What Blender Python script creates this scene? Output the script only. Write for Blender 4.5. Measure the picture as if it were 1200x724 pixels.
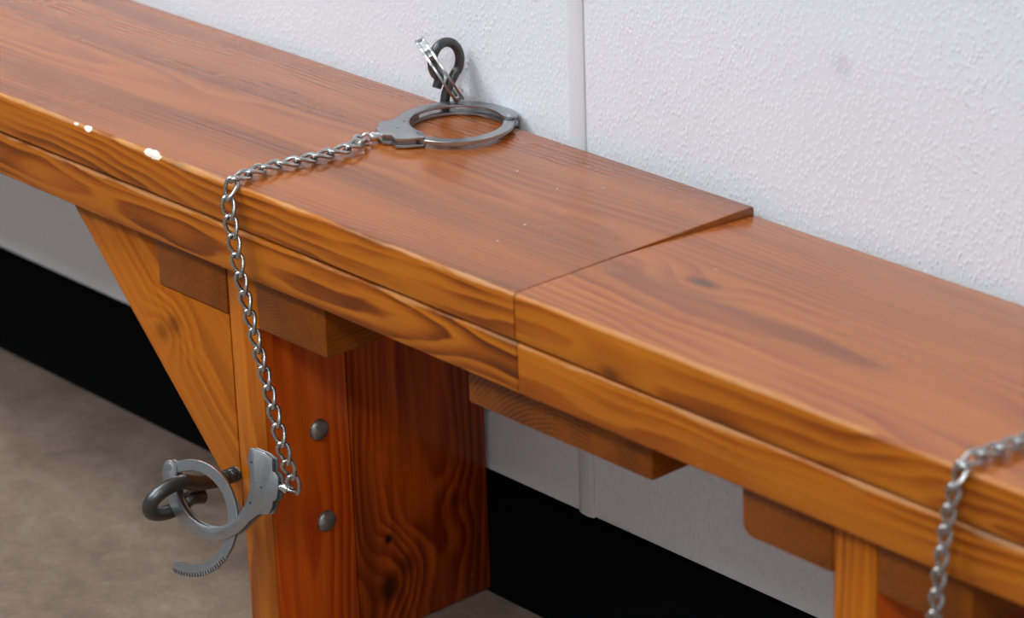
import bpy, bmesh, math, random
from mathutils import Vector, Matrix, Quaternion

for o in list(bpy.data.objects):
    bpy.data.objects.remove(o, do_unlink=True)
scene = bpy.context.scene
C = scene.collection
H = 0.4304                      # height of the seat top above the floor

# ------------------------------------------------------------------ camera
AZ, EL, RO = 0.85608, 0.38780, -0.034465
F = Vector((-math.sin(AZ)*math.cos(EL), math.cos(AZ)*math.cos(EL), -math.sin(EL)))
R0 = F.cross(Vector((0, 0, 1))).normalized()
U0 = R0.cross(F)
RV = R0*math.cos(RO) + U0*math.sin(RO)
UV = -R0*math.sin(RO) + U0*math.cos(RO)
CAM = Vector((1.65847, -1.25831, 0.77229 + H))
cd = bpy.data.cameras.new('camera')
cam = bpy.data.objects.new('camera', cd)
C.objects.link(cam)
m3 = Matrix((RV, UV, -F)).transposed()
cam.matrix_world = Matrix.Translation(CAM) @ m3.to_4x4()
cd.sensor_fit = 'HORIZONTAL'
cd.sensor_width = 36.0
cd.lens = 3565.84*36.0/1200.0
cd.clip_start = 0.05
cd.dof.use_dof = True
cd.dof.focus_distance = 2.35
cd.dof.aperture_fstop = 7.0
scene.camera = cam

# ------------------------------------------------------------------ world, exposure
w = bpy.data.worlds.new('world')
scene.world = w
w.use_nodes = True
w.node_tree.nodes['Background'].inputs[0].default_value = (0.8, 0.85, 0.9, 1)
w.node_tree.nodes['Background'].inputs[1].default_value = 0.0
vs = scene.view_settings
vs.view_transform = 'Standard'
vs.look = 'None'
vs.gamma = 1.0
vs.use_curve_mapping = False
vs.exposure = -0.42
LAMP = 28.0                     # brightness of the ceiling lamps

# ------------------------------------------------------------------ helpers
def srgb(r, g, b):
    def f(c):
        c /= 255.0
        return c/12.92 if c <= 0.04045 else ((c+0.055)/1.055)**2.4
    return (f(r), f(g), f(b), 1.0)

class NT:
    """small wrapper for building node trees"""
    def __init__(self, name):
        self.mat = bpy.data.materials.new(name)
        self.mat.use_nodes = True
        self.t = self.mat.node_tree
        self.bsdf = self.t.nodes['Principled BSDF']
    def n(self, kind, **kw):
        nd = self.t.nodes.new(kind)
        for k, v in kw.items():
            setattr(nd, k, v)
        return nd
    def put(self, sock, v):
        if hasattr(v, 'is_linked') or hasattr(v, 'links'):
            self.t.links.new(v, sock)
        else:
            sock.default_value = v
    def math(self, op, a, b=None, c=None, clamp=False):
        nd = self.n('ShaderNodeMath', operation=op, use_clamp=clamp)
        self.put(nd.inputs[0], a)
        if b is not None: self.put(nd.inputs[1], b)
        if c is not None: self.put(nd.inputs[2], c)
        return nd.outputs[0]
    def vmath(self, op, a, b=None):
        nd = self.n('ShaderNodeVectorMath', operation=op)
        self.put(nd.inputs[0], a)
        if b is not None: self.put(nd.inputs[1], b)
        return nd.outputs['Value'] if op in ('LENGTH', 'DOT_PRODUCT', 'DISTANCE') else nd.outputs['Vector']
    def obj(self):
        return self.n('ShaderNodeTexCoord').outputs['Object']
    def noise(self, vec, scale, detail=3.0, rough=0.55, dist=0.0):
        nd = self.n('ShaderNodeTexNoise')
        self.put(nd.inputs['Vector'], vec)
        nd.inputs['Scale'].default_value = scale
        nd.inputs['Detail'].default_value = detail
        nd.inputs['Roughness'].default_value = rough
        nd.inputs['Distortion'].default_value = dist
        return nd.outputs['Fac']
    def ramp(self, fac, stops):
        nd = self.n('ShaderNodeValToRGB')
        self.put(nd.inputs[0], fac)
        e = nd.color_ramp.elements
        while len(e) < len(stops): e.new(0.5)
        for el, (p, c) in zip(e, stops):
            el.position = p
            el.color = c
        return nd.outputs[0]
    def mix(self, fac, a, b, mode='MIX'):
        nd = self.n('ShaderNodeMix', data_type='RGBA', blend_type=mode)
        self.put(nd.inputs[0], fac)
        self.put(nd.inputs[6], a)
        self.put(nd.inputs[7], b)
        return nd.outputs[2]
    def sep(self, v):
        nd = self.n('ShaderNodeSeparateXYZ')
        self.put(nd.inputs[0], v)
        return nd.outputs
    def comb(self, x, y, z):
        nd = self.n('ShaderNodeCombineXYZ')
        for s, v in zip(nd.inputs, (x, y, z)): self.put(s, v)
        return nd.outputs[0]
    def sstep(self, x, a, b):
        nd = self.n('ShaderNodeMapRange', interpolation_type='SMOOTHSTEP')
        self.put(nd.inputs['Value'], x)
        nd.inputs['From Min'].default_value = a
        nd.inputs['From Max'].default_value = b
        return nd.outputs['Result']
    def bump(self, h, strength, dist):
        nd = self.n('ShaderNodeBump')
        nd.inputs['Strength'].default_value = strength
        nd.inputs['Distance'].default_value = dist
        self.put(nd.inputs['Height'], h)
        self.t.links.new(nd.outputs[0], self.bsdf.inputs['Normal'])
    def set(self, **kw):
        names = {'color': 'Base Color', 'rough': 'Roughness', 'metal': 'Metallic',
                 'coat': 'Coat Weight', 'coat_rough': 'Coat Roughness', 'ior': 'IOR'}
        for k, v in kw.items():
            self.put(self.bsdf.inputs[names[k]], v)

def wood(name, grain, light, mid, dark, pith=(0.02, -0.06), spacing=0.0042, seed=0.0,
         streak=0.35, wob=0.012, tilt=0.05, knots=(), chips=(), wear=None, rough=0.26, contrast=1.0, spec=0.28, coat=0.0, fine=1.0):
    """varnished softwood: growth rings about a pith axis along the grain, fibres, knots, chips of bare wood"""
    m = NT(name)
    P = m.obj()
    s = m.sep(P)
    order = {'X': (0, 1, 2), 'Y': (1, 0, 2), 'Z': (2, 0, 1)}
    if grain == 'D':            # along the 45 degree brace
        a = m.math('MULTIPLY', m.math('SUBTRACT', s[0], s[2]), 0.7071)
        b = m.math('MULTIPLY', m.math('ADD', s[0], s[2]), 0.7071)
        c = s[1]
    else:
        i = order[grain]
        a, b, c = s[i[0]], s[i[1]], s[i[2]]
    low = m.comb(m.math('MULTIPLY', a, 2.2), m.math('ADD', m.math('MULTIPLY', b, 9.0), seed), m.math('MULTIPLY', c, 9.0))
    nz = m.math('SUBTRACT', m.noise(low, 1.0, 2.0, 0.5), 0.5)
    mid_v = m.comb(m.math('MULTIPLY', a, 9.0), m.math('ADD', m.math('MULTIPLY', b, 40.0), seed), m.math('MULTIPLY', c, 40.0))
    nz2 = m.math('SUBTRACT', m.noise(mid_v, 1.0, 2.0, 0.5), 0.5)
    bb = m.math('SUBTRACT', m.math('SUBTRACT', b, pith[0]), m.math('MULTIPLY', a, tilt))
    cc = m.math('SUBTRACT', c, pith[1])
    r = m.math('SQRT', m.math('ADD', m.math('MULTIPLY', bb, bb), m.math('MULTIPLY', cc, cc)))
    r = m.math('ADD', r, m.math('MULTIPLY', nz, wob*2.4))
    r = m.math('ADD', r, m.math('MULTIPLY', nz2, wob*0.35))
    knot_mask = None
    for (kx, ky, kz, rad, st) in knots:
        d = m.vmath('SUBTRACT', P, (kx, ky, kz))
        ds = m.sep(d)
        if grain == 'X':   d2 = m.comb(m.math('MULTIPLY', ds[0], 0.5), ds[1], ds[2])
        elif grain == 'Z': d2 = m.comb(ds[0], ds[1], m.math('MULTIPLY', ds[2], 0.8))
        else:              d2 = d
        ln = m.math('DIVIDE', m.vmath('LENGTH', d2), rad)
        ln = m.math('ADD', ln, m.math('MULTIPLY', nz2, 0.8))
        g = m.math('SUBTRACT', 1.0, m.sstep(ln, 0.2, 1.3))
        swirl = m.math('SUBTRACT', 1.0, m.sstep(ln, 0.2, 4.0))
        r = m.math('ADD', r, m.math('MULTIPLY', swirl, rad*0.9))
        g = m.math('MULTIPLY', g, st)
        knot_mask = g if knot_mask is None else m.math('MAXIMUM', knot_mask, g)
    ring = m.math('FRACT', m.math('DIVIDE', r, spacing))
    band = m.math('MULTIPLY', m.sstep(ring, 0.05, 0.84), m.math('SUBTRACT', 1.0, m.sstep(ring, 0.82, 1.0)))
    # band contrast fades in and out over the board
    amp = m.math('MULTIPLY', m.sstep(m.noise(low, 2.3, 2.0), 0.28, 0.68), contrast)
    band = m.math('MULTIPLY', band, amp)
    fib_v = m.comb(m.math('MULTIPLY', a, 14.0), m.math('MULTIPLY', b, 900.0), m.math('MULTIPLY', c, 900.0))
    fib = m.noise(fib_v, 1.0, 3.0, 0.6)
    fib2_v = m.comb(m.math('MULTIPLY', a, 3.0), m.math('MULTIPLY', b, 190.0), m.math('MULTIPLY', c, 190.0))
    fib2 = m.noise(fib2_v, 1.0, 3.0, 0.6)
    st_v = m.comb(m.math('MULTIPLY', a, 1.3), m.math('ADD', m.math('MULTIPLY', b, 17.0), seed*2.3), m.math('MULTIPLY', c, 17.0))
    st = m.sstep(m.noise(st_v, 1.0, 3.0, 0.55, 0.3), 0.42, 0.75)
    fac = m.math('ADD', m.math('MULTIPLY', band, 0.75), m.math('MULTIPLY', m.math('SUBTRACT', fib2, 0.5), 0.55*fine))
    fac = m.math('ADD', fac, m.math('MULTIPLY', m.math('SUBTRACT', fib, 0.5), 0.35*fine))
    fac = m.math('ADD', fac, 0.12, clamp=True)
    col = m.ramp(fac, [(0.0, light), (0.45, mid), (1.0, dark)])
    darker = tuple(c*0.8 for c in dark[:3]) + (1,)
    col = m.mix(m.math('MULTIPLY', st, streak), col, darker)
    if knot_mask is not None:
        col = m.mix(knot_mask, col, tuple(c*0.33 for c in dark[:3]) + (1,))
    rg = m.math('ADD', rough, m.math('MULTIPLY', m.math('SUBTRACT', m.noise(P, 14.0, 2.0), 0.5), 0.10))
    if wear:                    # varnish rubbed thin along the front arris
        y0, z0, rad, st_w = wear
        ny = m.math('SUBTRACT', s[1], y0)
        nzv = m.math('SUBTRACT', s[2], z0)
        dd = m.math('SQRT', m.math('ADD', m.math('MULTIPLY', ny, ny), m.math('MULTIPLY', nzv, nzv)))
        lx = m.comb(m.math('MULTIPLY', s[0], 16.0), m.math('MULTIPLY', s[1], 120.0), m.math('MULTIPLY', s[2], 120.0))
        nn = m.noise(lx, 1.0, 4.0, 0.6)
        dd = m.math('ADD', dd, m.math('MULTIPLY', m.math('SUBTRACT', 0.62, nn), rad*2.6))
        wm = m.math('SUBTRACT', 1.0, m.sstep(dd, rad*0.45, rad))
        col = m.mix(m.math('MULTIPLY', wm, st_w), col, srgb(224, 176, 122))
    for (cx, cy, cz, hx, hr) in chips:
        d = m.vmath('SUBTRACT', P, (cx, cy, cz))
        d = m.vmath('DIVIDE', d, (hx, hr, hr))
        ln = m.math('ADD', m.vmath('LENGTH', d), m.math('MULTIPLY', m.math('SUBTRACT', m.noise(P, 170.0, 2.0), 0.5), 1.3))
        g = m.math('SUBTRACT', 1.0, m.sstep(ln, 0.88, 1.0))
        col = m.mix(g, col, srgb(238, 226, 208))
    m.set(color=col, rough=rg, ior=1.46, coat=coat, coat_rough=0.12)
    m.bsdf.inputs['Specular IOR Level'].default_value = spec
    m.bump(m.math('MULTIPLY', fib2, 0.7), 0.06, 0.0006)
    return m.mat

def metal(name, color, rough, scratch=0.25, bump=0.0, metallic=1.0, spots=None):
    m = NT(name)
    P = m.obj()
    n1 = m.noise(P, 160.0, 4.0, 0.6)
    n2 = m.noise(P, 900.0, 2.0, 0.6)
    col = m.mix(m.math('MULTIPLY', m.sstep(n1, 0.45, 0.75), scratch), color, tuple(c*0.35 for c in color[:3]) + (1,))
    if spots:
        col = m.mix(m.math('MULTIPLY', m.sstep(m.noise(P, 420.0, 3.0), 0.55, 0.7), 0.6), col, spots)
    rg = m.math('ADD', rough, m.math('MULTIPLY', m.math('SUBTRACT', n1, 0.5), 0.25), clamp=True)
    m.set(color=col, rough=rg, metal=metallic)
    if bump: m.bump(m.math('ADD', n1, m.math('MULTIPLY', n2, 0.5)), bump, 0.0006)
    return m.mat

def plain(name, color, rough=0.5, var=0.08, scale=8.0):
    m = NT(name)
    n1 = m.noise(m.obj(), scale, 4.0)
    col = m.mix(n1, tuple(c*(1-var) for c in color[:3]) + (1,), tuple(min(1, c*(1+var)) for c in color[:3]) + (1,))
    m.set(color=col, rough=rough)
    return m.mat

def obj(name, bm, mat, parent=None, smooth=None, mw=None):
    me = bpy.data.meshes.new(name)
    bmesh.ops.recalc_face_normals(bm, faces=bm.faces[:])
    bm.to_mesh(me)
    bm.free()
    if smooth is not None:
        me.set_sharp_from_angle(angle=math.radians(smooth))
        for p in me.polygons: p.use_smooth = True
    if mat: me.materials.append(mat)
    return link(name, me, parent, mw)

def link(name, me, parent=None, mw=None):
    o = bpy.data.objects.new(name, me)
    C.objects.link(o)
    if parent: o.parent = parent
    if mw is not None:
        if parent and parent.type == 'EMPTY': mw = Matrix.Translation(-parent.location) @ mw
        o.matrix_basis = mw
    return o

def thing(name, label, cat, loc=(0, 0, 0), group=None):
    o = bpy.data.objects.new(name, None)
    C.objects.link(o)
    o.empty_display_size = 0.05
    o.location = loc
    o['label'] = label
    o['category'] = cat
    if group: o['group'] = group
    return o

def struct(o):
    o['kind'] = 'structure'
    return o

def box_bm(x0, x1, y0, y1, z0, z1, bev=0.0, seg=2, jitter=0.0):
    bm = bmesh.new()
    v = [bm.verts.new((x, y, z)) for x in (x0, x1) for y in (y0, y1) for z in (z0, z1)]
    for f in ((0, 1, 3, 2), (4, 6, 7, 5), (0, 4, 5, 1), (2, 3, 7, 6), (0, 2, 6, 4), (1, 5, 7, 3)):
        bm.faces.new([v[i] for i in f])
    bmesh.ops.recalc_face_normals(bm, faces=bm.faces[:])
    if bev: bmesh.ops.bevel(bm, geom=bm.edges[:], offset=bev, segments=seg, affect='EDGES', profile=0.5)
    return bm

def extrude_bm(pts, axis, d0, d1, bev=0.0, seg=2):
    """closed outline in a plane, extruded along axis from d0 to d1, arrises rounded"""
    bm = bmesh.new()
    def P(u, v, d):
        return {'X': (d, u, v), 'Y': (u, d, v), 'Z': (u, v, d)}[axis]
    a = [bm.verts.new(P(u, v, d0)) for u, v in pts]
    b = [bm.verts.new(P(u, v, d1)) for u, v in pts]
    n = len(pts)
    bm.faces.new(a)
    bm.faces.new(b)
    caps = []
    for i in range(n):
        j = (i+1) % n
        bm.faces.new((a[i], a[j], b[j], b[i]))
    bmesh.ops.recalc_face_normals(bm, faces=bm.faces[:])
    if bev:
        es = [e for e in bm.edges if (e.verts[0] in a and e.verts[1] in a) or (e.verts[0] in b and e.verts[1] in b)]
        bmesh.ops.bevel(bm, geom=es, offset=bev, segments=seg, affect='EDGES', profile=0.5)
    return bm

def add_tube(bm, path, rad, sides=10, closed=False, caps=True):
    path = [Vector(p) for p in path]
    n = len(path)
    rads = rad if isinstance(rad, (list, tuple)) else [rad]*n
    tang = []
    for i in range(n):
        if closed: t = path[(i+1) % n] - path[i-1]
        else: t = path[min(i+1, n-1)] - path[max(i-1, 0)]
        tang.append(t.normalized())
    nrm = tang[0].orthogonal().normalized()
    frames = [nrm]
    for i in range(1, n):
        q = tang[i-1].rotation_difference(tang[i])
        nrm = (q @ nrm)
        nrm = (nrm - tang[i]*nrm.dot(tang[i])).normalized()
        frames.append(nrm)
    twist = 0.0
    if closed:
        q = tang[-1].rotation_difference(tang[0])
        e = q @ frames[-1]
        twist = math.atan2(e.cross(frames[0]).dot(tang[0]), e.dot(frames[0]))
    rings = []
    for i in range(n):
        f = Quaternion(tang[i], twist*i/n) @ frames[i] if closed else frames[i]
        g = tang[i].cross(f)
        rings.append([bm.verts.new(path[i] + (f*math.cos(k*2*math.pi/sides) + g*math.sin(k*2*math.pi/sides))*rads[i]) for k in range(sides)])
    for i in range(n if closed else n-1):
        A, B = rings[i], rings[(i+1) % n]
        for k in range(sides):
            bm.faces.new((A[k], A[(k+1) % sides], B[(k+1) % sides], B[k]))
    if not closed and caps:
        bm.faces.new(rings[0][::-1])
        bm.faces.new(rings[-1])
    return bm

def smooth_path(pts, sub=8, closed=False):
    P = [Vector(p) for p in pts]
    n = len(P)
    out = []
    for i in range(n if closed else n-1):
        if closed: p0, p1, p2, p3 = P[i-1], P[i], P[(i+1) % n], P[(i+2) % n]
        else: p0, p1, p2, p3 = P[max(i-1, 0)], P[i], P[i+1], P[min(i+2, n-1)]
        for k in range(sub):
            t = k/sub
            out.append(0.5*((2*p1) + (p2-p0)*t + (2*p0-5*p1+4*p2-p3)*t*t + (3*p1-p0-3*p2+p3)*t**3))
    if not closed: out.append(P[-1])
    return out

# ------------------------------------------------------------------ materials of the room
def wall_mat():
    m = NT('pebbled_white_panel')
    P = m.obj()
    sh = m.n('ShaderNodeMapping')
    sh.inputs['Rotation'].default_value = (0, math.radians(28), 0)
    sh.inputs['Scale'].default_value = (1.25, 1.0, 0.72)
    m.put(sh.inputs['Vector'], P)
    V = m.vmath('ADD', sh.outputs[0], m.vmath('SCALE', (0, 0, 0)))
    wob = m.n('ShaderNodeTexNoise')
    m.put(wob.inputs['Vector'], P)
    wob.inputs['Scale'].default_value = 120.0
    off = m.vmath('MULTIPLY', m.vmath('SUBTRACT', wob.outputs['Color'], (0.5, 0.5, 0.5)), (0.0012, 0.0012, 0.0012))
    V = m.vmath('ADD', V, off)
    vo = m.n('ShaderNodeTexVoronoi', feature='SMOOTH_F1')
    m.put(vo.inputs['Vector'], V)
    vo.inputs['Scale'].default_value = 290.0
    vo.inputs['Smoothness'].default_value = 0.2
    vo.inputs['Randomness'].default_value = 1.0
    patch = m.sstep(m.noise(P, 150.0, 2.0), 0.35, 0.6)
    h = m.math('MULTIPLY', m.math('SUBTRACT', 1.0, m.sstep(vo.outputs['Distance'], 0.05, 0.55)), m.math('ADD', 0.72, m.math('MULTIPLY', patch, 0.28)))
    tone = m.noise(P, 7.0, 4.0)
    col = m.mix(tone, srgb(232, 235, 241), srgb(241, 244, 249))
    smudge = m.math('SUBTRACT', 1.0, m.sstep(m.math('ADD', m.vmath('LENGTH', m.vmath('SUBTRACT', P, (0.2854, 0.2452, H+0.1198))), m.math('MULTIPLY', tone, 0.006)), 0.004, 0.016))
    col = m.mix(m.math('MULTIPLY', smudge, 0.2), col, srgb(165, 168, 172))
    m.set(color=col, rough=0.33)
    m.bump(h, 0.55, 0.0010)
    return m.mat

def floor_mat():
    m = NT('mottled_beige_floor')
    P = m.obj()
    a = m.noise(P, 9.0, 5.0, 0.62, 0.6)
    b = m.noise(P, 38.0, 5.0, 0.7, 0.4)
    c = m.noise(P, 220.0, 3.0, 0.7)
    f = m.math('ADD', m.math('MULTIPLY', a, 0.45), m.math('ADD', m.math('MULTIPLY', b, 0.4), m.math('MULTIPLY', c, 0.15)))
    col = m.ramp(f, [(0.34, srgb(98, 80, 66)), (0.5, srgb(128, 109, 93)), (0.66, srgb(152, 134, 118))])
    m.set(color=col, rough=0.55)
    m.bump(c, 0.1, 0.0005)
    return m.mat

M_wall = wall_mat()
M_floor = floor_mat()
M_trim = plain('smooth_white_plastic', srgb(226, 228, 232), 0.35, 0.02)
M_black = plain('black_rubber', (0.0022, 0.0022, 0.0024, 1), 0.95, 0.2)
M_black.node_tree.nodes['Principled BSDF'].inputs['Specular IOR Level'].default_value = 0.05
M_room = plain('painted_wall', srgb(128, 128, 130), 0.7, 0.03)
M_side = plain('pale_painted_wall', srgb(205, 205, 205), 0.7, 0.03)
M_ceil = plain('ceiling_tile', srgb(232, 232, 228), 0.8, 0.03)

# ------------------------------------------------------------------ the room
YW = 0.2452                     # face of the panels
X0, X1, Y0, ZC = -2.6, 2.7, -2.9, 2.55
ZB = H - 0.3207                 # bottom of the panels
struct(obj('floor', box_bm(X0, X1, Y0, YW+0.01, -0.05, 0.0), M_floor))
struct(obj('ceiling', box_bm(X0, X1, Y0, YW+0.01, ZC, ZC+0.05), M_ceil))
wb = struct(obj('wall_back', box_bm(X0, X1, YW+0.003, YW+0.06, 0.0, ZC), M_room))
struct(obj('wall_left', box_bm(X0-0.05, X0, Y0, YW+0.003, 0.0, ZC), M_room))
struct(obj('wall_right', box_bm(X1, X1+0.05, Y0, YW+0.003, 0.0, ZC), M_side))
struct(obj('wall_front', box_bm(X0, X1, Y0-0.05, Y0, 0.0, ZC), M_room))
for a, b in ((X0, -1.211), (-1.209, 0.0115), (0.0125, 1.231), (1.233, X1)):
    obj('wall_panel', box_bm(a, b, YW, YW+0.003, ZB, ZC, 0.0006, 1), M_wall, wb)
for xc in (-1.21, 0.0112, 1.232):
    pr = [(xc-0.0095, YW), (xc-0.0085, YW-0.0012), (xc-0.004, YW-0.0022), (xc+0.003, YW-0.0024), (xc+0.0075, YW-0.002), (xc+0.0090, YW-0.0012), (xc+0.0092, YW)]
    obj('panel_joint_strip', extrude_bm(pr, 'Z', ZB-0.0025, ZC), M_trim, wb, smooth=40)
bp = [(YW, 0.0), (YW+0.003, ZB-0.0005), (YW-0.0022, ZB-0.0005), (YW-0.003, ZB-0.002), (YW-0.003, 0.012), (YW-0.006, 0.004), (YW-0.010, 0.0)]
struct(obj('baseboard_back', extrude_bm(bp, 'X', X0, X1), M_black))

def emit(name, col, st):
    m = NT(name)
    m.bsdf.inputs['Base Color'].default_value = (0.8, 0.8, 0.8, 1)
    m.bsdf.inputs['Emission Color'].default_value = col
    m.bsdf.inputs['Emission Strength'].default_value = st
    return m.mat
M_emit = emit('lamp_diffuser', (0.90, 0.98, 1.035, 1), LAMP)
def ceiling_light(x, y, label):
    t = thing('ceiling_light', label, 'ceiling light', (x, y, ZC), 'recessed ceiling lamps')
    fr = bmesh.new()
    for (a, b, c, d) in ((-0.62, 0.62, -0.32, -0.30), (-0.62, 0.62, 0.30, 0.32), (-0.62, -0.60, -0.30, 0.30), (0.60, 0.62, -0.30, 0.30)):
        t2 = box_bm(a, b, c, d, -0.03, 0.0)
        me = bpy.data.meshes.new('tmp'); t2.to_mesh(me); t2.free(); fr.from_mesh(me); bpy.data.meshes.remove(me)
    obj('lamp_frame', fr, M_trim, t)
    obj('diffuser', box_bm(-0.598, 0.598, -0.298, 0.298, -0.022, -0.012), M_emit, t)
ceiling_light(-1.25, -0.80, 'white recessed ceiling lamp nearest the panelled wall')
ceiling_light(-1.25, -2.00, 'white recessed ceiling lamp on the left, farther from the panelled wall')
ceiling_light(1.45, -2.00, 'added unseen white fill lamp in the right half of the ceiling')  # unseen lamp, added as fill for faces turned to the right

# ------------------------------------------------------------------ wood materials
L1, D1 = srgb(205, 122, 44), srgb(120, 56, 14)
def pal(l, mm, d): return dict(light=srgb(*l), mid=srgb(*mm), dark=srgb(*d))
P_SEAT = pal((174, 96, 30), (142, 68, 15), (104, 48, 9))
P_SEAT2 = pal((184, 102, 30), (156, 76, 16), (104, 48, 8))
P_EDGE = pal((192, 110, 20), (158, 78, 8), (92, 38, 2))
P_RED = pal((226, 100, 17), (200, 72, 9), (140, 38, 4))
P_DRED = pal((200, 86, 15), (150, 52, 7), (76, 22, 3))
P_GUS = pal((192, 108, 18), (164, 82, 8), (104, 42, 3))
P_CLEAT = pal((150, 78, 10), (116, 55, 4), (68, 28, 2))
CHIPS = [(-0.2119, 0.0015, H-0.0012, 0.012, 0.0042), (-0.3015, 0.0012, H-0.0012, 0.0056, 0.003), (-0.318, 0.001, H-0.0012, 0.003, 0.0018)]
SPECKS = [(0.1172, 0.0941, H, 0.0011, 0.0011), (0.1274, 0.0589, H, 0.0007, 0.0007), (0.0076, 0.2315, H, 0.0011, 0.0011), (0.0786, 0.1611, H, 0.0007, 0.0007), (0.0274, 0.1670, H, 0.0007, 0.0007)]
M_seat_a = wood('seat_wood', 'X', pith=(0.125, H-0.075), spacing=0.0040, seed=3.1, streak=0.65, spec=0.55, coat=0.25, tilt=0.03, wob=0.010, contrast=0.5, fine=0.75,
                wear=(0.0012, H-0.0012, 0.0036, 0.4), chips=CHIPS+SPECKS, **P_SEAT)
M_seat_b = wood('seat_wood_right', 'X', pith=(0.09, H-0.09), spacing=0.0050, seed=11.4, streak=0.6, spec=0.55, coat=0.25, tilt=-0.05, wob=0.014, contrast=0.6,
                knots=[(0.2878, 0.1039, H-0.004, 0.0085, 0.8)], wear=(0.0012, H-0.0012, 0.0034, 0.2), **P_SEAT2)
M_low_a = wood('lower_wood', 'X', pith=(0.03, H-0.062), spacing=0.0048, seed=7.7, streak=0.25, tilt=0.02, wob=0.018, contrast=1.2, wear=(0.0025, H-0.0385, 0.003, 0.35), **P_EDGE)
M_low_b = wood('lower_wood_right', 'X', pith=(0.035, H-0.07), spacing=0.0056, seed=21.2, streak=0.2, tilt=-0.03, wob=0.016, contrast=0.9, wear=(0.0025, H-0.0385, 0.003, 0.35), **P_EDGE)
M_leg_a = wood('leg_shaded_red_wood', 'Z', pith=(-0.20, 0.05), spacing=0.0032, seed=5.0, streak=0.15, wob=0.006, tilt=0.01, contrast=0.7, **P_RED)  # redder look of the leg's shaded side put into the colour
M_leg_f = wood('leg_lit_front_wood', 'Z', pith=(-0.11, 0.09), spacing=0.0060, seed=4.0, streak=0.25, wob=0.012, tilt=0.02, contrast=0.9, **P_GUS)  # same board, yellower look of its lit front put into the colour
M_edge_a = wood('seat_edge_wood', 'X', pith=(0.06, H-0.055), spacing=0.0044, seed=17.0, streak=0.35, tilt=0.02, wob=0.014, contrast=1.2, rough=0.36,
                wear=(0.0012, H-0.0012, 0.0036, 0.4), chips=CHIPS, **P_EDGE)
M_edge_b = wood('seat_edge_wood_right', 'X', pith=(0.03, H-0.03), spacing=0.0075, seed=29.0, streak=0.35, tilt=-0.04, wob=0.024, contrast=0.9, rough=0.40,
                knots=[(0.305, 0.0, H-0.031, 0.006, 0.6)], wear=(0.0012, H-0.0012, 0.0034, 0.25), **P_EDGE)
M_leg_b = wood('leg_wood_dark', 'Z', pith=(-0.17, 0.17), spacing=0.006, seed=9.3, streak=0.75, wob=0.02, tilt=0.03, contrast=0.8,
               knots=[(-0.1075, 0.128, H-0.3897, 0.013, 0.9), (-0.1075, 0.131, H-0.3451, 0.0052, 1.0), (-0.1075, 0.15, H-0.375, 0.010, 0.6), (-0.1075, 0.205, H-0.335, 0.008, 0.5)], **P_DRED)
M_gus = wood('brace_wood', 'D', pith=(0.10, -0.05), spacing=0.0075, seed=2.2, streak=0.3, wob=0.02, tilt=0.05, contrast=0.5,
             knots=[(-0.222, 0.0155, H-0.152, 0.011, 0.55), (-0.240, 0.0155, H-0.163, 0.010, 0.45)], **P_GUS)
M_cleat = wood('cleat_end_wood', 'Y', pith=(-0.07, H-0.16), spacing=0.0026, seed=1.0, streak=0.2, wob=0.004, tilt=0.0, contrast=0.5, rough=0.4, **P_CLEAT)
M_splice = wood('splice_end_wood', 'Y', pith=(0.235, H-0.17), spacing=0.0038, seed=13.0, streak=0.2, wob=0.006, tilt=0.0, contrast=0.9, rough=0.4, **P_CLEAT)

# ------------------------------------------------------------------ the bench
bench = thing('wooden_bench', 'long varnished orange pine bench standing against the white panelled wall', 'bench', (0, 0, 0))
W = 0.235
XJ = 0.2102
T1 = 0.0361
def round_profile(x):           # helper for rounded board sections: list of corners with a radius each
    out = []
    n = len(x)
    for i, (p, r) in enumerate(x):
        p = Vector(p); a = Vector(x[i-1][0]) - p; b = Vector(x[(i+1) % n][0]) - p
        if r <= 0: out.append(tuple(p)); continue
        a.normalize(); b.normalize()
        ang = a.angle(b)
        t = r/math.tan(ang/2)
        c = p + (a+b).normalized()*(r/math.sin(ang/2))
        s, e = p + a*t - c, p + b*t - c
        tot = s.angle_signed(e)
        for k in range(5):
            v = s.copy(); v.rotate(Matrix.Rotation(-tot*k/4, 2))
            out.append(tuple(c + v))
    return out

def face_mat(o, mat, test):
    o.data.materials.append(mat)
    for p in o.data.polygons:
        if test(p.center): p.material_index = 1

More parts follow.
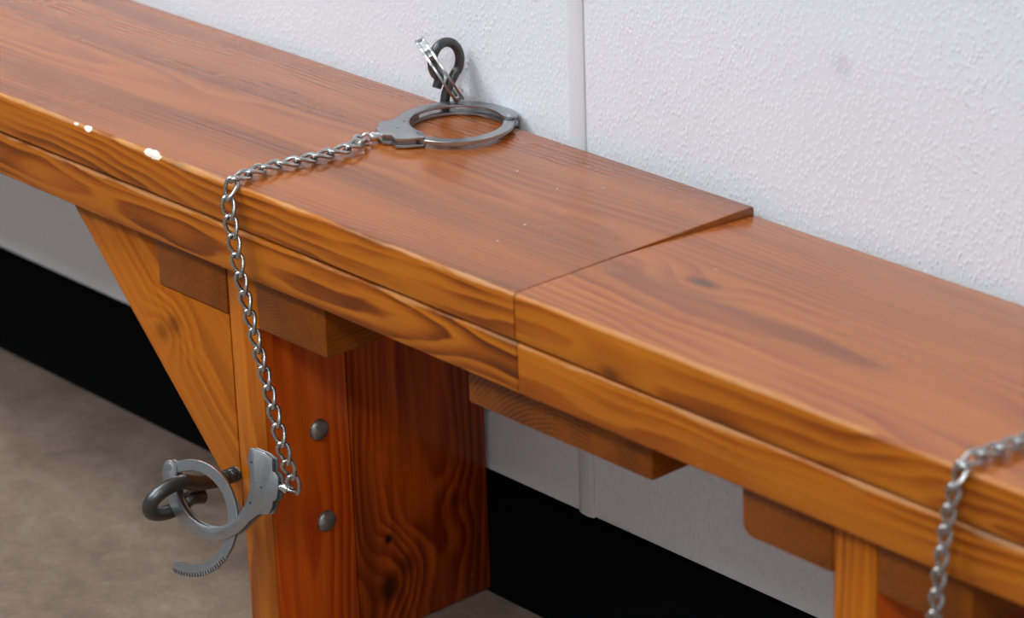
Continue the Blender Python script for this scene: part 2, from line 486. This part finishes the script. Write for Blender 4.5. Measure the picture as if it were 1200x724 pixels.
def board(name, prof, xa, xb, mat, wavy=0.0, seed=0, cuts=60, end=0.0005, edge=None):
    """a plank extruded along X from a rounded (y,z) section, with slightly uneven worn arrises"""
    rnd = random.Random(seed)
    ph = [rnd.uniform(0, 6.28) for _ in range(6)]
    bm = bmesh.new()
    xs = [xa, xa+end] + [xa+end + (xb-xa-2*end)*i/cuts for i in range(1, cuts)] + [xb-end, xb]
    cy = sum(p[0] for p in prof)/len(prof); cz = sum(p[1] for p in prof)/len(prof)
    rings = []
    for i, x in enumerate(xs):
        inset = end if i in (0, len(xs)-1) else 0.0
        ring = []
        for (y, z) in prof:
            dy = dz = 0.0
            if wavy and y < 0.006 and z > cz:
                k = wavy*(0.5*math.sin(x*23+ph[0]) + 0.3*math.sin(x*61+ph[1]) + 0.25*math.sin(x*140+ph[2]))
                f = max(0.0, 1-abs(z-(H-0.002))/0.006)
                dy, dz = k*f, -abs(k)*f*0.5
            yy, zz = y+dy, z+dz
            yy -= math.copysign(min(inset, abs(yy-cy)), yy-cy)
            zz -= math.copysign(min(inset, abs(zz-cz)), zz-cz)
            ring.append(bm.verts.new((x, yy, zz)))
        rings.append(ring)
    n = len(prof)
    for i in range(len(rings)-1):
        for k in range(n):
            bm.faces.new((rings[i][k], rings[i][(k+1) % n], rings[i+1][(k+1) % n], rings[i+1][k]))
    bm.faces.new(rings[0]); bm.faces.new(rings[-1])
    o = obj(name, bm, mat, bench, smooth=35)
    if edge: face_mat(o, edge, lambda c: c.y < 0.0040 and c.z < H-0.0007)
    return o

XL, XR = -1.25, 1.35
seat_a = round_profile([((0, H-T1+0.0006), 0.0028), ((W, H-T1+0.0006), 0.002), ((W, H), 0.003), ((0, H), 0.0042)])
board('seat_board', seat_a, XL, XJ-0.0003, M_seat_a, 0.0008, 4, 160, edge=M_edge_a)
seat_b = round_profile([((0.0004, H-T1+0.0006), 0.0028), ((W, H-T1+0.0006), 0.002), ((W, H-0.0068), 0.003), ((0.165, H-0.0028), 0.0), ((0.095, H-0.0004), 0.0), ((0.0004, H-0.0001), 0.0042)])
board('seat_board', seat_b, XJ+0.0003, XR, M_seat_b, 0.0009, 8, 160, edge=M_edge_b)
low = round_profile([((0.0012, H-0.0748), 0.002), ((W-0.004, H-0.0748), 0.002), ((W-0.004, H-T1-0.0008), 0.002), ((0.0012, H-T1-0.0008), 0.0032)])
board('lower_board', low, XL, XJ+0.0002, M_low_a, 0, 1, 40)
board('lower_board', low, XJ+0.0007, XR, M_low_b, 0, 2, 40)
ZU = H-0.0750                    # underside of the lower boards
YF = 0.0155                      # front face of legs and cleats
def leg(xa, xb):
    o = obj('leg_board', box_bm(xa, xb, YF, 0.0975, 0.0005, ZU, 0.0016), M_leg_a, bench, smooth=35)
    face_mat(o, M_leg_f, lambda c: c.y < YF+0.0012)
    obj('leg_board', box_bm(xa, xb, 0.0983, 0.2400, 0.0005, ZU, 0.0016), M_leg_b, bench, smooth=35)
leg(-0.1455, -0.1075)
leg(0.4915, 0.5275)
def cleat(xa, xb, zb, y0=YF, mat=None, bev=0.002):
    obj('cleat', box_bm(xa, xb, y0, 0.2380, H+zb, ZU, bev), mat or M_cleat, bench, smooth=35)
cleat(-0.2375, -0.1460, -0.1215, YF-0.0012)
cleat(-0.1070, -0.0215, -0.1225, YF-0.0012)
pr = round_profile([((0.4115, H-0.1170), 0.009), ((0.4910, H-0.1170), 0.001), ((0.4910, ZU), 0.001), ((0.4115, ZU), 0.001)])
obj('cleat', extrude_bm(pr, 'Y', YF, 0.238, 0.0012), M_cleat, bench, smooth=35)
cleat(0.5280, 0.6050, -0.1175)
obj('splice_cleat', box_bm(0.1345, 0.3230, 0.0200, 0.2380, H-0.1108, ZU, 0.002), M_splice, bench, smooth=35)
g = [(-0.1458, ZU), (-0.1458, H-0.2925), (-0.1475, H-0.2912), (-0.3625, H-0.0757), (-0.3625, ZU), (-0.2379, ZU), (-0.2379, H-0.1219), (-0.1459-0.0003, H-0.1219), (-0.1459-0.0003, ZU)]
g = [(-0.1465, H-0.1221), (-0.1465, H-0.2925), (-0.3620, H-0.0765), (-0.3605, ZU), (-0.2380, ZU), (-0.2380, H-0.1221)]
obj('gusset', extrude_bm(g, 'Y', YF, YF+0.038, 0.0012), M_gus, bench, smooth=35)

# ------------------------------------------------------------------ metal
M_dark = metal('dark_steel', (0.11, 0.107, 0.105, 1), 0.38, 0.35, 0.25, 0.9)
M_bolt = metal('tarnished_bolt', (0.40, 0.385, 0.365, 1), 0.45, 0.6, 0.5, 1.0, spots=(0.02, 0.016, 0.012, 1))
M_steel = metal('worn_nickel_steel', (0.40, 0.40, 0.405, 1), 0.34, 0.2, 0.06)
M_arm = metal('swing_arm_steel', (0.45, 0.45, 0.455, 1), 0.32, 0.2, 0.06)
M_core = metal('lock_core_steel', (0.24, 0.24, 0.245, 1), 0.42, 0.3, 0.08)
M_chain = metal('chain_steel', (0.50, 0.49, 0.475, 1), 0.26, 0.4, 0.12)
M_rivet = metal('rivet_dark', (0.08, 0.08, 0.08, 1), 0.45, 0.3, 0.0)
M_bright = metal('bright_swivel', (0.72, 0.72, 0.72, 1), 0.22, 0.15, 0.0)

def dome_bm(r, h, seg=20, rings=6):
    bm = bmesh.new()
    prev = None
    prof = [(r, -0.001), (r, 0.0008)] + [(r*math.cos(a), 0.0008 + h*math.sin(a)) for a in [math.pi/2*k/rings for k in range(1, rings)]]
    for (rr, z) in prof:
        ring = [bm.verts.new((rr*math.cos(2*math.pi*k/seg), rr*math.sin(2*math.pi*k/seg), z)) for k in range(seg)]
        if prev:
            for k in range(seg): bm.faces.new((prev[k], prev[(k+1) % seg], ring[(k+1) % seg], ring[k]))
        else:
            bm.faces.new(ring[::-1])
        prev = ring
    top = bm.verts.new((0, 0, 0.0008+h))
    for k in range(seg): bm.faces.new((prev[k], prev[(k+1) % seg], top))
    return bm
RX = Matrix.Rotation(math.pi/2, 4, 'Y')
bolt = obj('carriage_bolt', dome_bm(0.0092, 0.0048), M_bolt, bench, smooth=60, mw=Matrix.Translation((-0.1075, 0.0663, H-0.2246)) @ RX)
bolt['label'] = 'dark domed carriage bolt head'
b2 = link('carriage_bolt', bolt.data, bench, Matrix.Translation((-0.1075, 0.0684, H-0.3059)) @ RX)
b2['label'] = 'dark domed carriage bolt head'

def eye_bolt(mw, rad, a, b, neck, shank, label, thread=True, off=0.0):
    """bent-rod eye: +X points out of the wood, the loop lies in the XY plane"""
    xc = neck + a
    pts = [(-shank, 0, 0), (-shank*0.5, 0, 0), (neck*0.45, 0, 0)]
    for d in (148, 120, 90, 60, 30, 0, -30, -60, -90, -120, -146):
        q = math.radians(d)
        pts.append((xc + a*math.cos(q), b*math.sin(q) + off, 0.0))
    pts.append((neck*0.80, -rad*1.9, 0.0))
    bm = bmesh.new()
    path = smooth_path(pts, 6)
    add_tube(bm, path, rad, 16)
    o = obj('eye_bolt', bm, M_dark, bench, smooth=50, mw=mw)
    o['label'] = label
    if thread:
        tb = bmesh.new()
        x = -shank*0.2
        hel = []
        while x < neck*0.35:
            k = (x+shank)/0.0017*2*math.pi
            hel.append((x, math.cos(k)*rad*0.99, math.sin(k)*rad*0.99))
            x += 0.0017/10
        add_tube(tb, hel, 0.0005, 5)
        th = obj('thread', tb, M_dark, o, smooth=60)
    return o
def frame(origin, ex, ey):
    ex = Vector(ex).normalized()
    ey = Vector(ey); ey = (ey - ex*ey.dot(ex)).normalized()
    ez = ex.cross(ey)
    m = Matrix((ex, ey, ez)).transposed().to_4x4()
    m.translation = Vector(origin)
    return m
t = math.radians(20)
eye_bolt(frame((-0.1515, YF, H-0.2605), (0, -1, 0), (math.sin(t), 0, math.cos(t))), 0.0060, 0.0225, 0.0142, 0.040, 0.02,
         'dark steel eye bolt jutting from the leg beside the brace')
eye_bolt(frame((-0.1215, 0.2235, H), (0, 0, 1), (0.21, 0.98, 0)), 0.0039, 0.0155, 0.0125, 0.0255, 0.02,
         'dark steel eye bolt rising at the back of the seat', thread=False, off=0.002)

# ------------------------------------------------------------------ leg irons
S = 0.001
HX, HY = -44.0, 0.6             # hinge, in millimetres from the ring's centre
def arc(r, a0, a1, n):
    return [(r*math.cos(math.radians(a0+(a1-a0)*k/n)), r*math.sin(math.radians(a0+(a1-a0)*k/n))) for k in range(n+1)]
body_side = [(36.6, 32.1), (45.5, 31.4), (53.8, 28.7), (54.6, 24.0), (55.7, 18.9), (58.5, 18.3), (61.6, 16.2), (63.2, 8.5), (63.8, -0.1), (62.6, -2.6), (60.7, -3.4), (60.4, -7.5), (59.7, -11.2), (58.6, -13.6), (56.6, -15.0), (52.0, -15.6), (47.6, -17.5), (44.5, -20.5)]
frame_out = arc(36.6, 184, 400, 44)[:-1] + [(30.4, 30.6), (32.6, 32.6)] + body_side + arc(47.4, -31, -157, 30) + [(-47.6, -13.0), (-49.8, -6.0), (-50.2, -1.0), (-49.0, 3.4), (-46.5, 5.8), (-43.5, 6.2), (-40.0, 5.0), (-38.0, 2.0)]
core_pts = arc(38.4, -26, 40, 14) + [(38.0, 30.6), (45.0, 29.8), (52.4, 27.4), (54.2, 17.6), (60.0, 15.0), (62.2, 0.2), (59.2, -3.4), (58.0, -10.8), (55.4, -13.6), (47.0, -15.8), (41.5, -21.5)]
def arm_pts():
    pts = arc(45.8, 168, 22, 36)
    th = []
    n = 21
    for k in range(n):
        for f, rr in ((0.0, 46.6), (0.38, 46.6), (0.50, 43.4), (0.88, 43.4)):
            a = math.radians(22 - 72*(k+f)/n)
            th.append((rr*math.cos(a), rr*math.sin(a)))
    th.append((46.0*math.cos(math.radians(-50)), 46.0*math.sin(math.radians(-50))))
    tip = [(39.5*math.cos(math.radians(-52.5)), 39.5*math.sin(math.radians(-52.5))), (37.6*math.cos(math.radians(-50.5)), 37.6*math.sin(math.radians(-50.5)))]
    inner = arc(36.9, -46, 172, 56)
    lug = [(-39.2, 0.5), (-40.2, -2.8), (-43.0, -4.4), (-46.4, -3.4), (-48.2, -0.4), (-47.8, 3.8)]
    return pts + th + tip + inner + lug
def sc(pts): return [(x*S, y*S) for x, y in pts]
def join_bm(parts):
    out = bmesh.new()
    for b in parts:
        me = bpy.data.meshes.new('tmp'); b.to_mesh(me); b.free(); out.from_mesh(me); bpy.data.meshes.remove(me)
    return out
def mesh_from(name, bm, mat, smooth=35):
    me = bpy.data.meshes.new(name)
    bmesh.ops.recalc_face_normals(bm, faces=bm.faces[:])
    bm.to_mesh(me); bm.free()
    me.set_sharp_from_angle(angle=math.radians(smooth))
    for p in me.polygons: p.use_smooth = True
    me.materials.append(mat)
    return me
ME_frame = mesh_from('cuff_frame', join_bm([extrude_bm(sc(frame_out), 'Z', 0.0019, 0.0042, 0.0004, 2), extrude_bm(sc(frame_out), 'Z', -0.0042, -0.0019, 0.0004, 2)]), M_steel)
ME_core = mesh_from('lock_core', extrude_bm(sc(core_pts), 'Z', -0.0019, 0.0019), M_core)
ap = [(x-HX, y-HY) for x, y in arm_pts()]
ME_arm = mesh_from('swing_arm', extrude_bm(sc(ap), 'Z', -0.00165, 0.00165, 0.0003, 1), M_arm, 25)
def disc(r, h0, h1, seg=18):
    return extrude_bm([(r*math.cos(2*math.pi*k/seg), r*math.sin(2*math.pi*k/seg)) for k in range(seg)], 'Z', h0, h1, r*0.12, 1)
ME_hinge = mesh_from('hinge_rivet', disc(0.0030, -0.0046, 0.0046), M_steel)
ME_pin = mesh_from('rivet', disc(0.0010, -0.00432, 0.00432), M_rivet)
sw = bmesh.new()
add_tube(sw, [(0.0585, 0.008, 0), (0.0655, 0.008, 0), (0.0680, 0.008, 0), (0.0700, 0.008, 0)], [0.0034, 0.0034, 0.0040, 0.0030], 14)
add_tube(sw, [(0.0730+0.0030*math.cos(q), 0.008, 0.0030*math.sin(q)) for q in [2*math.pi*k/20 for k in range(20)]], 0.0013, 8, closed=True)
ME_swivel = mesh_from('swivel', sw, M_bright, 50)
def cuff(parent, mw, opening=0.0, swivel=True):
    f = link('cuff_frame', ME_frame, parent, mw)
    link('lock_core', ME_core, f)
    link('swing_arm', ME_arm, f, Matrix.Translation((HX*S, HY*S, 0)) @ Matrix.Rotation(math.radians(opening), 4, 'Z'))
    link('hinge_rivet', ME_hinge, f, Matrix.Translation((HX*S, HY*S, 0)))
    for (x, y) in ((34.5, 21.5), (47.5, 4.5), (39.5, -9.5)):
        link('rivet', ME_pin, f, Matrix.Translation((x*S, y*S, 0)))
    if swivel: link('swivel', ME_swivel, f)
    return f

PITCH = 0.0148
WIRE = 0.00165
def link_mesh():
    Lc = PITCH + 2*WIRE - 0.0002      # centreline length of a link
    hw = 0.0047
    pts = []
    n = 36
    for k in range(n):
        q = 2*math.pi*k/n
        ca, sa = math.cos(q), math.sin(q)
        x = (Lc/2)*math.copysign(abs(ca)**0.86, ca)
        y = hw*math.copysign(abs(sa)**0.80, sa)
        tw = math.radians(90)*(x/Lc)
        pts.append((x, y*math.cos(tw), y*math.sin(tw)))
    bm = bmesh.new()
    add_tube(bm, pts, WIRE, 10, closed=True)
    return mesh_from('chain_link', bm, M_chain, 60)
ME_link = link_mesh()

def chain(parent, path, ref, roll):
    """links end to end along the path; ref gives the flat side, roll its turn along the run"""
    P = smooth_path(path, 24)
    d = [0.0]
    for i in range(1, len(P)): d.append(d[-1] + (P[i]-P[i-1]).length)
    total = d[-1]
    n = max(1, round(total/PITCH))
    step = total/n
    def at(s):
        s = min(max(s, 0), total)
        for i in range(1, len(P)):
            if d[i] >= s:
                f = (s-d[i-1])/max(1e-9, d[i]-d[i-1])
                return P[i-1].lerp(P[i], f)
        return P[-1]
    for i in range(n):
        a, b = at(i*step), at((i+1)*step)
        c = (a+b)/2
        ex = (b-a).normalized()
        s = (i+0.5)*step
        ey = Vector(ref(s, total))
        ey = (ey - ex*ey.dot(ex)).normalized()
        ey = Quaternion(ex, math.radians(roll(s, total))) @ ey
        m = frame(c, ex, ey)
        link('chain_link', ME_link, parent, m)
    return n

def V3(x, y, z): return Vector((x, y, H+z))

# --- the leg irons over the seat: one cuff lies on the seat, the other hangs from the leg's eye bolt
irons = thing('leg_irons', 'steel leg irons, one cuff flat on the seat, open cuff on the lower eye bolt', 'leg irons', (-0.0785, 0.1995, H))
yaw, tl = 0.249, math.radians(20)
u = Vector((math.cos(yaw), math.sin(yaw), 0))
n0 = Vector((u.y, -u.x, 0))
nn = n0*math.cos(tl) + Vector((0, 0, 1))*math.sin(tl)
v = nn.cross(u)
oA = Vector((-0.1618, -0.0465, H-0.2673))
cA = oA + u*(0.0444*1.006) + v*(0.0273*1.006)
MA = frame(cA, u, v)
fA = cuff(irons, MA, -52.0)
rnd = random.Random(3)
eg = bmesh.new()                 # worn, unreadable engraving on the lock case
for row in range(2):
    for k in range(7):
        x0 = 0.0405 + row*0.0058 + rnd.uniform(-0.0004, 0.0004)
        y0 = 0.0245 - k*0.0034
        pts = [(x0 + rnd.uniform(0, 0.0030), y0 + rnd.uniform(-0.0011, 0.0011), 0.00421) for _ in range(3)]
        add_tube(eg, pts, 0.00011, 4)
obj('engraving', eg, M_rivet, fA)
aB = math.radians(-119)
cB = Vector((-0.0770, 0.1962, H+0.0049))
MB = frame(cB, (math.cos(aB), math.sin(aB), 0), (-math.sin(aB), math.cos(aB), 0))
cuff(irons, MB, 0.0)
endA = MA @ Vector((0.0775, 0.008, 0))
endB = MB @ Vector((0.0775, 0.008, 0))
pathA = [endB, V3(-0.0945, 0.1109, 0.0062), V3(-0.0968, 0.0838, 0.0052), V3(-0.1014, 0.0548, 0.0052), V3(-0.1068, 0.0353, 0.0052), V3(-0.1050, 0.0140, 0.0054), V3(-0.1045, 0.0015, 0.0052)]
hang = [V3(-0.1055, -0.0062, -0.0020), V3(-0.1030, -0.0082, -0.016), V3(-0.1000, -0.0086, -0.034), V3(-0.0895, -0.0098, -0.078), V3(-0.0740, -0.011, -0.122), V3(-0.0570, -0.013, -0.165), V3(-0.0445, -0.0145, -0.198)]
pathA += hang + [endA]
def refA(s, L):
    k = min(1.0, max(0.0, (s-0.135)/0.02))
    return (1-k)*Vector((1, 0.15, 0)) + k*Vector((0.8, 0.6, 0.0))
chain(irons, pathA, refA, lambda s, L: 0 if s < 0.14 else 34*math.sin(math.pi*min(1, (s-0.14)/(L-0.14)))**1.2)

# --- a small handcuff locked through the eye at the back of the seat
hc = thing('handcuff', 'closed steel handcuff seen edge-on, locked through the eye bolt by the wall', 'handcuff', (-0.125, 0.222, H))
ray = (F + RV*((518-600)/3565.84) + UV*((362-86.5)/3565.84))
tt = (0.220 - CAM.y)/ray.y
cC = CAM + ray*tt
dirv = ray.normalized()
wv = (RV*0.552 - UV*0.834)
wv = (wv - dirv*wv.dot(dirv)).normalized()
bx = -wv                          # lock case at the upper end, double frame towards the room
by = dirv
MC = frame(cC, bx, by) @ Matrix.Diagonal((0.53, 0.53, 0.95, 1.0))
cuff(hc, MC, 0.0, swivel=False)

# --- the second set, near the camera, hanging over the front edge
ir2 = thing('leg_irons', 'blurred steel chain hanging over the near right front edge of the seat', 'leg irons', (0.640, 0.190, H))
MD = frame((0.640, 0.190, H+0.0046), (-0.25, -0.97, 0), (0.97, -0.25, 0))
cuff(ir2, MD, 0.0)
endD = MD @ Vector((0.0775, 0.008, 0))
ME_ = frame((0.588, -0.0125, H-0.335), (0, 0.0, 1), (-0.9, 0.0, 0))
cuff(ir2, ME_, 0.0)
endE = ME_ @ Vector((0.0775, 0.008, 0))
pathB = [endD, V3(0.6185, 0.0700, 0.0056), V3(0.6150, 0.0464, 0.0052), V3(0.6120, 0.0230, 0.0052), V3(0.6090, 0.0050, 0.0052), V3(0.6085, -0.0050, -0.0015), V3(0.6070, -0.0066, -0.0120), V3(0.6035, -0.0072, -0.0300), V3(0.6000, -0.0080, -0.0580), V3(0.5972, -0.0090, -0.0900), V3(0.5930, -0.0105, -0.15), V3(0.590, -0.0115, -0.20), endE]
chain(ir2, pathB, lambda s, L: Vector((1, 0.1, 0)), lambda s, L: 0 if s < 0.12 else 25)
